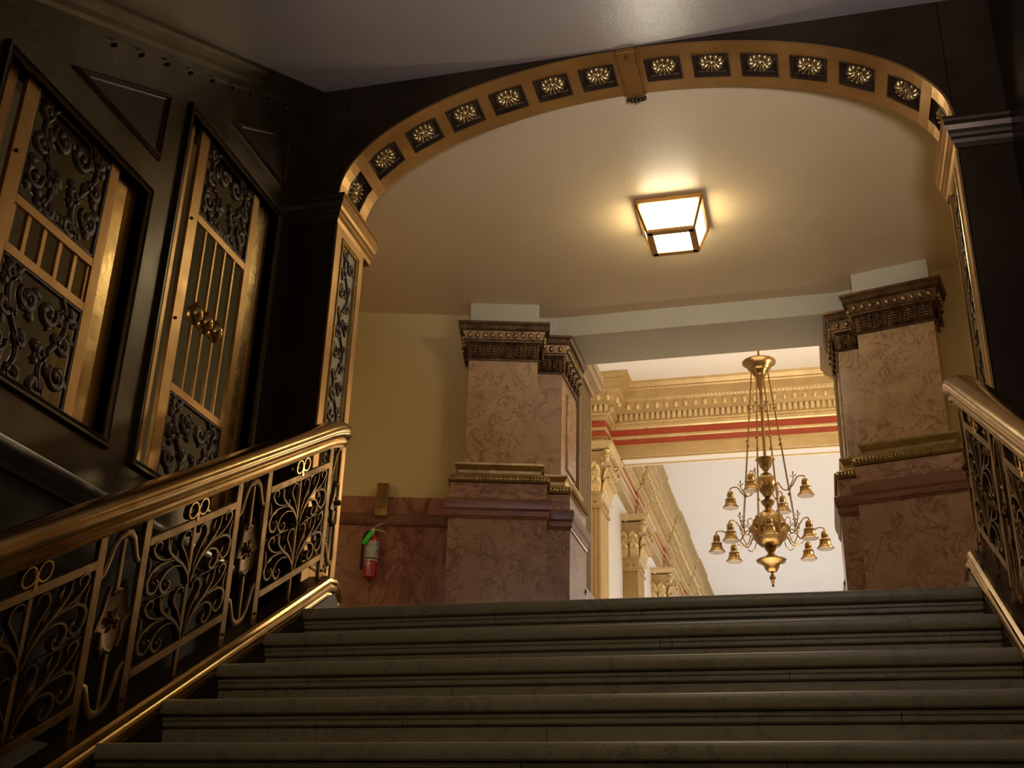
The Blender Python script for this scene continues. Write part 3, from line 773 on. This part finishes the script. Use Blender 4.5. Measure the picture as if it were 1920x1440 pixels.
m = MB(); m.tube([(-.01, -.005, .332), (.02, -.008, .350), (.075, -.012, .372)], [.006, .007, .005], 8); m.build('lever', 'aluminium', fe)
m = MB(); m.tube([(-.006, -.005, .325), (.03, -.012, .322), (.07, -.018, .310), (.088, -.02, .296)], [.006, .0075, .006, .004], 8); m.build('carry_handle', 'aluminium', fe)
m = MB(); m.tube([(-.012, 0, .318), (-.040, 0, .312), (-.056, 0, .285), (-.062, -.002, .24), (-.062, -.004, .15), (-.060, -.006, .06)], [.007, .008, .009, .009, .009, .010], 8); m.build('hose', 'rubber_black', fe)
m = MB(); m.loft([[(-.015, -.050, .305), (.014, -.050, .300)], [(-.045, -.056, .255), (-.012, -.056, .250)], [(-.072, -.058, .215), (-.036, -.058, .210)]], False, False)
tg = m.build('inspection_tag', 'tag_green', fe, smooth=40)
sf = tg.modifiers.new('thick', 'SOLIDIFY'); sf.thickness = .001
m = MB(); m.box((-.015, .040, .20), (.015, .062, .33)); m.build('wall_hook', 'iron_dark', fe, smooth=0)
bx = -2.06
bb = thing('brass_cover', 'narrow brass box on the wall just above the fire extinguisher', 'wall box', (bx, wall_y(bx, .038), 1.27), rotz=ANG)
m = MB(); m.box((-.040, -.055, 0), (.040, .02, .19)); m.build('lower_box', 'brass', bb, smooth=0, bevel=.004)
m = MB(); m.box((-.042, -.035, .19), (.042, .035, .235)); m.build('upper_box', 'brass', bb, smooth=0, bevel=.004)
m = MB(); m.box((-.041, -.058, .058), (.041, .02, .061)); m.build('seam', 'brass_dull', bb, smooth=0)

# ---------------------------------------------------------------- hall
HC = 5.25
sbox('ceiling_hall', (-3.4, 3.64, HC), (3.6, 45, HC+.15), 'plaster_hall', 'white ceiling of the hall')
sbox('wall_hall_front', (-3.4, 3.50, ZC+.12), (3.6, 3.64, HC), 'plaster_hall')
sbox('wall_hall_left', (-3.4, 3.64, 0), (-3.2, 9.6, HC), 'plaster_hall'); sbox('wall_hall_right', (3.5, 3.64, 0), (3.6, 45, HC), 'plaster_hall')
sbox('wall_hall_far_left', (-3.2, 9.6, 0), (-2.08, 45, 4.4), 'plaster_hall', 'cream wall between the hall pilasters')
sbox('wall_hall_end', (-3.2, 44.5, 0), (3.6, 44.7, HC), 'plaster_hall')
# fluted pilasters flanking the opening inside the hall
def fluted(name_parent, x0, x1, y0, y1, z0, z1, mat, fl=5):
    """rectangular shaft, grooves on the -Y and both X faces"""
    pts = []
    def face(ax, ay, bx_, by_, nx, ny):
        L = math.hypot(bx_-ax, by_-ay); n = max(3, round(L/.055)); res = []
        mg = .02; w = (L-2*mg)/n
        res.append((ax, ay))
        for k in range(n):
            s = mg+w*k
            for f, d in ((.14, 0), (.22, .010), (.36, .018), (.5, .021), (.64, .018), (.78, .010), (.86, 0)):
                q = (s+w*f)/L; res.append((ax+(bx_-ax)*q-nx*d, ay+(by_-ay)*q-ny*d))
        return res
    pts += face(x0, y0, x1, y0, 0, -1); pts += face(x1, y0, x1, y1, 1, 0); pts += [(x1, y1)]; pts += face(x0, y1, x0, y0, -1, 0)
    m = MB(); m.prism(pts, z0, z1); return m.build('fluted_shaft', mat, name_parent, smooth=50)
for sx in (-1, 1):
    pr = thing('fluted_pilaster', 'cream fluted pilaster behind the %s marble pier' % ('left' if sx < 0 else 'right'), 'pilaster')
    a, b = (-1.35, -.90) if sx < 0 else (1.35+OFFX, .90+OFFX)
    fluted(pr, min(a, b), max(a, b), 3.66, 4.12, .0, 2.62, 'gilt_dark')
    m = MB(); p_ = [(min(a,b), 3.66), (max(a,b), 3.66), (max(a,b), 4.12), (min(a,b), 4.12)]
    m.sweep([(-.02, 2.62), (.015, 2.62), (.02, 2.64), (.035, 2.66), (.06, 2.68), (.07, 2.72), (.085, 2.73), (.085, 2.80), (-.02, 2.80)], p_, closed=True)
    m.prism(p_, 2.62, HC-.9); m.build('pilaster_head', 'gilt_dark', pr, smooth=20)
    m = MB(); m.sweep([(-.02, 0), (.05, 0), (.05, .16), (.035, .19), (.02, .2), (-.02, .2)], p_, closed=True)
    m.sweep([(-.02, .86), (.05, .86), (.06, .90), (.07, .93), (.05, .98), (.02, 1.0), (-.02, 1.0)], p_, closed=True)
    m.build('pilaster_base', 'marble_cap', pr, smooth=20)
# cornice profile (out, z)
EB = 4.33
def entablature(num, path, label, egg_step=.125, dent=.07, detail=True, zs=1):
    def sw(prof, mat, sm=25):
        m = MB(); m.sweep(prof, path); return m.build('entablature_band', mat, parent, smooth=sm)
    parent = thing('entablature', label, 'cornice'); 
    def part(name, prof, mat, sm=25):
        m = MB(); m.sweep(prof, path); return m.build(name, mat, parent, smooth=sm)
    part('architrave', [(-.1, EB), (.0, EB), (.0, EB+.125), (.02, EB+.135), (.03, EB+.155), (-.1, EB+.155)], 'gilt_cream')
    part('red_frieze', [(-.1, EB+.155), (.0, EB+.155), (.0, EB+.375), (-.1, EB+.375)], 'frieze_red')
    part('rope_moulding', [(-.05, EB+.235)]+[(.006+.024*math.cos(a), EB+.262+.026*math.sin(a)) for a in [-PI/2+PI*i/8 for i in range(9)]]+[(-.05, EB+.290)], 'gilt_light', 40)
    part('lower_moulding', [(-.1, EB+.375), (.025, EB+.375), (.045, EB+.390), (.05, EB+.41), (.07, EB+.425), (.09, EB+.43), (.09, EB+.455), (-.1, EB+.455)], 'gilt_light')
    part('dentil_ground', [(-.1, EB+.455), (.085, EB+.455), (.085, EB+.555), (-.1, EB+.555)], 'gilt_cream')
    part('upper_moulding', [(-.1, EB+.555), (.135, EB+.555), (.14, EB+.575), (.16, EB+.60), (.19, EB+.66), (.195, EB+.69), (.215, EB+.70), (.235, EB+.725), (.24, EB+.74), (-.1, EB+.74)], 'gilt_cream')
    part('corona', [(-.1, EB+.74), (.25, EB+.74), (.26, EB+.82), (.275, EB+.825), (.29, EB+.84), (.285, EB+.855), (.31, EB+.875), (.335, EB+.90), (.345, EB+.90), (.36, HC), (-.1, HC)], 'gilt_cream')
    if detail:
        m = MB()
        for x, y, tx, ty in along(path, dent, .105, .03):
            nx, ny = ty, -tx; h = dent*.30
            c = [(x-tx*h-nx*.03, y-ty*h-ny*.03), (x-tx*h+nx*.025, y-ty*h+ny*.025), (x+tx*h+nx*.025, y+ty*h+ny*.025), (x+tx*h-nx*.03, y+ty*h-ny*.03)]
            m.prism(c, EB+.462, EB+.552)
        m.build('dentils', 'gilt_light', parent, smooth=0)
        m = MB()
        for x, y, tx, ty in along(path, egg_step, .175, .04):
            m.ball((x, y, EB+.635), .036, (1, 1, 1.35), 12, 8)
            for s in (-1, 1):
                m.tube([(x+tx*s*.044, y+ty*s*.044, EB+.69), (x+tx*s*.046, y+ty*s*.046, EB+.63), (x+tx*s*.026, y+ty*s*.026, EB+.585)], .006, 5)
            m.tube([(x+tx*egg_step/2, y+ty*egg_step/2, EB+.69), (x+tx*egg_step/2, y+ty*egg_step/2, EB+.59)], [.012, .004], 5)
        m.build('egg_and_dart', 'gilt_light', parent)
        m = MB()
        for x, y, tx, ty in along(path, .05, .218, .01):
            m.ball((x, y, EB+.715), .02, (1, 1, .9), 6, 4)
        m.build('leaf_band', 'gilt_light', parent)
        m = MB()
        for x, y, tx, ty in along(path, .035, .072, .01):
            m.ball((x, y, EB+.415), .014, (1, 1, 1), 6, 4)
        m.build('bead_band', 'gilt_light', parent)
        m = MB()
        for x, y, tx, ty in along(path, .045, .018, .01):
            m.ball((x, y, EB+.262), .018, (1, 1, 1), 6, 4)
        m.build('rope_twists', 'gilt_light', parent)
        m = MB()
        for x, y, tx, ty in along(path, .06, .288, .01):
            m.ball((x, y, EB+.848), .010, (1, 1, 1), 6, 4)
        m.build('pearl_band', 'gilt_light', parent)
    return parent
entablature(1, [(-3.2, 9.66), (-1.80, 9.66), (-1.80, 10.04), (3.5, 10.04)], 'gilded cornice with red frieze on the beam crossing the hall')
m = MB(); m.box((-3.2, 9.70, EB+.002), (-1.84, 10.4, HC-.002)); m.box((-1.85, 10.07, EB+.002), (3.49, 10.42, HC-.002)); struct(m.build('trim_hall_beam', 'plaster_hall', smooth=0), 'beam across the hall')
m = MB(); m.box((-1.68, 10.10, EB-.012), (3.5, 10.13, EB+.01)); m.box((-1.68, 10.33, EB-.012), (3.5, 10.36, EB+.01)); m.box((-1.68, 10.10, EB-.012), (-1.65, 10.36, EB+.01))
struct(m.build('trim_soffit_panel', 'gilt_light', smooth=0), 'moulded panel under the hall beam')
# long cornice on the far left wall with breaks over the pilasters
PY = [12.65, 15.75, 18.85, 21.95]
path = [(-1.86, 10.42)]
for y in PY: path += [(-1.86, y-.08), (-1.835, y-.08), (-1.835, y+.62), (-1.86, y+.62)]
path += [(-1.86, 40)]
entablature(2, path, 'gilded cornice receding along the far left wall of the hall', .17, .11)
m = MB(); m.box((-3.2, 10.43, EB+.002), (-1.90, 40, HC-.002)); struct(m.build('trim_hall_left_entablature', 'plaster_hall', smooth=0))
# corinthian pilasters
def corinthian(root, x0, x1, y0, y1, z0, z1):
    """bell, leaves, volutes, abacus on a rectangular pilaster"""
    H = z1-z0; P4 = [(x0, y0), (x1, y0), (x1, y1)]; 
    loop = [(x0, y0), (x1, y0), (x1, y1), (x0, y1)]
    m = MB(); prof = [(-.03, 0), (.02, 0), (.03, .015), (.02, .03), (.005, .035), (.005, .16), (.03, .18), (.045, .19), (.045, .2), (-.03, .2)]
    m.sweep([(o, z0-.20+u) for o, u in prof], loop, closed=True); m.build('necking', 'gilt_cream', root, smooth=25)
    m = MB(); m.sweep([(-.03, z0)]+[(.01, z0), (.012, z0+H*.3), (.03, z0+H*.6), (.08, z0+H*.84), (.05, z0+H*.85), (-.03, z0+H*.85)], loop, closed=True)
    bell = m.build('bell', 'gilt_cream', root, smooth=40)
    m = MB(); m.sweep([(-.03, z1-H*.13), (.13, z1-H*.13), (.14, z1-H*.10), (.17, z1-H*.05), (.18, z1), (-.03, z1)], loop, closed=True); m.build('abacus', 'gilt_light', root, smooth=20)
    m = MB()
    for tier, (zb, hh, off) in enumerate(((z0+.01, H*.34, .02), (z0+H*.26, H*.34, .03))):
        for x, y, tx, ty in along(loop[:3] if True else loop, (x1-x0)/3, off, 0 if tier == 0 else .03):
            nx, ny = ty, -tx
            for s in (-.7, -.35, 0, .35, .7):
                w0 = (x1-x0)/3*.42
                m.tube([(x+tx*s*w0+nx*0, y+ty*s*w0+ny*0, zb), (x+tx*s*w0*1.2+nx*.02, y+ty*s*w0*1.2+ny*.02, zb+hh*.45), (x+tx*s*w0+nx*.045, y+ty*s*w0+ny*.045, zb+hh*(.9-.2*abs(s))), (x+tx*s*w0*.8+nx*.085, y+ty*s*w0*.8+ny*.085, zb+hh*(.92-.25*abs(s))), (x+tx*s*w0*.7+nx*.085, y+ty*s*w0*.7+ny*.085, zb+hh*(.78-.25*abs(s)))], [.016, .024, .028, .026, .014], 6)
    m.build('acanthus_leaves', 'gilt_light', root, smooth=60)
    m = MB()
    # corner volutes
    for cx_, cy_, dx, dy in ((x0, y0, -1, -1), (x1, y0, 1, -1), (x1, y1, 1, 1)):
        dx *= .7071; dy *= .7071
        for s in (-1, 1):
            pts = []
            for i in range(26):
                t = i/25; a = -PI*.15+2*PI*1.35*t; r = .095*(1-.8*t)
                u = .125+r*math.cos(a+PI*.5); v = z1-H*.13-.10+r*math.sin(a+PI*.5)
                pts.append((cx_+dx*u-dy*s*.012, cy_+dy*u+dx*s*.012, v))
            m.tube([(cx_-dx*.02, cy_-dy*.02, z0+H*.5)]+pts, [.014]+[.020-.006*i/25 for i in range(26)], 6)
    # centre rosette
    for x, y, tx, ty in along(loop[:3], x1-x0, .10, 0): m.ball((x, y, z1-H*.10), .035, seg=10, rings=6)
    m.build('volutes', 'gilt_light', root, smooth=60)
cols = [(9.58, .55, 'nearest gilded pilaster under the crossing beam')]+[(y, .55, l) for y, l in zip(PY, ('second gilded pilaster along the far left wall', 'third gilded pilaster along the far left wall, just above the top step', 'fourth gilded pilaster', 'fifth gilded pilaster'))]
for y, dl, lab in cols[:3]:
    r = thing('corinthian_pilaster', lab, 'pilaster', group='gilded pilasters in the hall')
    x0 = -2.28; x1 = -1.84
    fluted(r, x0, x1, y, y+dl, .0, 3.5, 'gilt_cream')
    corinthian(r, x0, x1, y, y+dl, 3.70, EB)
    m = MB(); 
    for x, yy, tx, ty in along([(x0, y), (x1, y), (x1, y+dl)], .11, .006, .03): m.ball((x, yy, 3.59), .022, seg=10, rings=6)
    m.build('necking_rosettes', 'base_gilt', r)

# chandelier
CH = (.322, 6.5)
ch = thing('chandelier', 'brass chandelier with two tiers of bell shades hanging in the bright hall', 'chandelier', (CH[0], CH[1], 1.65))
ch.location = (0, 0, 0)
def lat(name, prof, mat='chandelier_brass', parent=ch, seg=28):
    m = MB(); m.lathe(prof, (CH[0], CH[1], 0), seg); return m.build(name, mat, parent, smooth=45)
lat('ceiling_rod', [(.011, 3.8), (.011, HC)])
CANOPY = lat('canopy', [(.0, 3.74), (.03, 3.74), (.065, 3.77), (.075, 3.80), (.09, 3.815), (.11, 3.83), (.12, 3.86), (.150, 3.885), (.165, 3.895), (.165, 3.905), (.13, 3.90), (.03, 3.885), (.0, 3.9)])
lat('centre_tube', [(.0, 2.90), (.014, 2.90), (.015, 3.0), (.015, 3.40), (.022, 3.41), (.022, 3.43), (.015, 3.44), (.015, 3.60), (.024, 3.62), (.036, 3.66), (.042, 3.72), (.05, 3.75), (.0, 3.75)])
lat('upper_dish', [(.0, 2.74), (.022, 2.74), (.018, 2.76), (.035, 2.785), (.055, 2.81), (.065, 2.845), (.088, 2.870), (.092, 2.882), (.08, 2.88), (.05, 2.85), (.02, 2.86), (.016, 2.90), (.0, 2.90)])
lat('small_globe', [(.0, 2.50), (.03, 2.505), (.040, 2.52), (.06, 2.55), (.083, 2.59), (.091, 2.635), (.086, 2.675), (.065, 2.71), (.045, 2.72), (.05, 2.73), (.03, 2.742), (.0, 2.745)])
lat('vase', [(.0, 2.375), (.025, 2.375), (.03, 2.39), (.035, 2.41), (.055, 2.435), (.066, 2.46), (.055, 2.47), (.03, 2.485), (.024, 2.50), (.0, 2.505)])
lat('large_globe', [(.0, 2.01), (.045, 2.012), (.09, 2.03), (.13, 2.07), (.155, 2.115), (.167, 2.16), (.170, 2.195), (.176, 2.197), (.176, 2.212), (.168, 2.214), (.155, 2.255), (.125, 2.31), (.085, 2.345), (.06, 2.355), (.05, 2.37), (.03, 2.38), (.0, 2.38)], seg=40)
lat('lower_neck', [(.0, 1.92), (.052, 1.92), (.052, 1.935), (.036, 1.945), (.03, 1.965), (.042, 1.985), (.055, 2.0), (.05, 2.015), (.0, 2.02)])
lat('lower_dish', [(.0, 1.775), (.02, 1.778), (.045, 1.79), (.065, 1.815), (.075, 1.845), (.10, 1.865), (.135, 1.882), (.14, 1.893), (.13, 1.90), (.09, 1.905), (.06, 1.925), (.0, 1.925)])
lat('finial', [(.0, 1.645), (.010, 1.648), (.014, 1.66), (.008, 1.67), (.018, 1.685), (.010, 1.695), (.022, 1.71), (.030, 1.73), (.024, 1.75), (.010, 1.762), (.014, 1.78), (.0, 1.785)])
m = MB()
for i in range(40): a = 2*PI*i/40; m.ball((CH[0]+.176*math.cos(a), CH[1]+.176*math.sin(a), 2.205), .009, seg=6, rings=4)
m.build('bead_ring', 'chandelier_brass', ch)
def shade_arm(ang, tier):
    c, s = math.cos(ang), math.sin(ang)
    R_ = .375 if tier else .49; zb = 2.455 if tier else 1.985; r0 = .075 if tier else .16; za = 2.60 if tier else 2.17
    Q = lambda r, z: (CH[0]+c*r, CH[1]+s*r, z)
    m = MB(); zt = zb+.185
    if tier: pts = [Q(r0, za), Q(.11, za+.03), Q(.13, za+.0), Q(.16, za-.045), Q(.21, za-.055), Q(.26, za-.01), Q(.30, zt+.01), Q(.34, zt+.018), Q(R_, zt+.008), Q(R_, zt-.01)]
    else: pts = [Q(r0, za-.01), Q(.20, za+.015), Q(.235, za-.02), Q(.27, za-.075), Q(.32, za-.08), Q(.37, za-.03), Q(.42, zt+.012), Q(.46, zt+.02), Q(R_, zt+.008), Q(R_, zt-.01)]
    sm = []
    for i in range(len(pts)-1):
        p0, p1, p2, p3 = [Vector(pts[min(max(j, 0), len(pts)-1)]) for j in (i-1, i, i+1, i+2)]
        for k in range(4):
            t = k/4; sm.append(.5*((2*p1)+(-p0+p2)*t+(2*p0-5*p1+4*p2-p3)*t*t+(-p0+3*p1-3*p2+p3)*t**3))
    sm.append(Vector(pts[-1]))
    m.tube(sm, .0062, 8)
    # scroll under the arm and flame sprig
    rr = .245 if tier else .345
    m.tube([Q(rr-.03, (za-.05)), Q(rr, za+.0), Q(rr+.02, za+.04), Q(rr+.02, za+.085)], [.005, .005, .005, .004], 6)
    m.ball(Q(rr+.02, za+.10), .010, (.8, .8, 1.9), 8, 5)
    m.tube([Q(rr+.02, za+.06), Q(rr+.045, za+.075), Q(rr+.05, za+.088)], [.004, .004, .002], 6); m.tube([Q(rr+.02, za+.06), Q(rr-.005, za+.075), Q(rr-.01, za+.088)], [.004, .004, .002], 6)
    if not tier:
        m.tube([Q(.175, za+.01), Q(.20, za+.06), Q(.235, za+.085), Q(.27, za+.06), Q(.27, za+.02), Q(.245, za+.01)], [.005]*6, 6)
        m.tube([Q(.17, za-.03), Q(.20, za-.11), Q(.25, za-.14), Q(.30, za-.11)], [.005]*4, 6)
    arm = m.build('arm', 'chandelier_brass', ch, smooth=60)
    m = MB(); b = Q(R_, zb)
    m.lathe([(.074, .0), (.078, .004), (.076, .012), (.066, .022), (.056, .040), (.050, .062), (.048, .078), (.052, .084), (.046, .092), (.032, .100), (.030, .112), (.033, .118), (.030, .150), (.020, .168), (.008, .176), (.0, .178)], b, 24)
    m2 = MB(); m2.lathe([(.074, .0), (.070, .012), (.058, .030), (.048, .06), (.03, .09)], b, 24)
    sh = m.build('bell_shade', 'chandelier_brass', arm, smooth=45)
    m = MB(); m.lathe([(.0, .010), (.030, .012), (.048, .014), (.062, .016), (.062, .020), (.0, .021)], b, 20); m.build('lamp_glass', 'bulb_glow', arm, smooth=0)
    return b
a0 = math.atan2(-4.16-6.5, .705-.322)   # towards the stairs
for k in range(8):
    b = shade_arm(a0+PI/4*k, 0)
for k in range(4):
    b = shade_arm(a0+math.radians(-22)+PI/2*k, 1)
# eight suspension rods with beads
for k in range(8):
    a = a0+PI/8+PI/4*k; c, s = math.cos(a), math.sin(a)
    Q = lambda r, z: (CH[0]+c*r, CH[1]+s*r, z)
    m = MB(); m.tube([Q(.085, 3.80), Q(.255, 2.24)], .0048, 6)
    for t in (.24, .48, .80):
        r, z = .085+.17*t, 3.80-1.56*t; m.ball(Q(r, z), .017, (1, 1, 1.2), 8, 6)
    m.ball(Q(.255, 2.25), .016, (1.6, 1.6, .5), 8, 5); m.tube([Q(.255, 2.25), Q(.25, 2.17)], .006, 6)
    m.build('suspension_rod', 'chandelier_brass', ch, smooth=50)
bpy.context.view_layer.update()
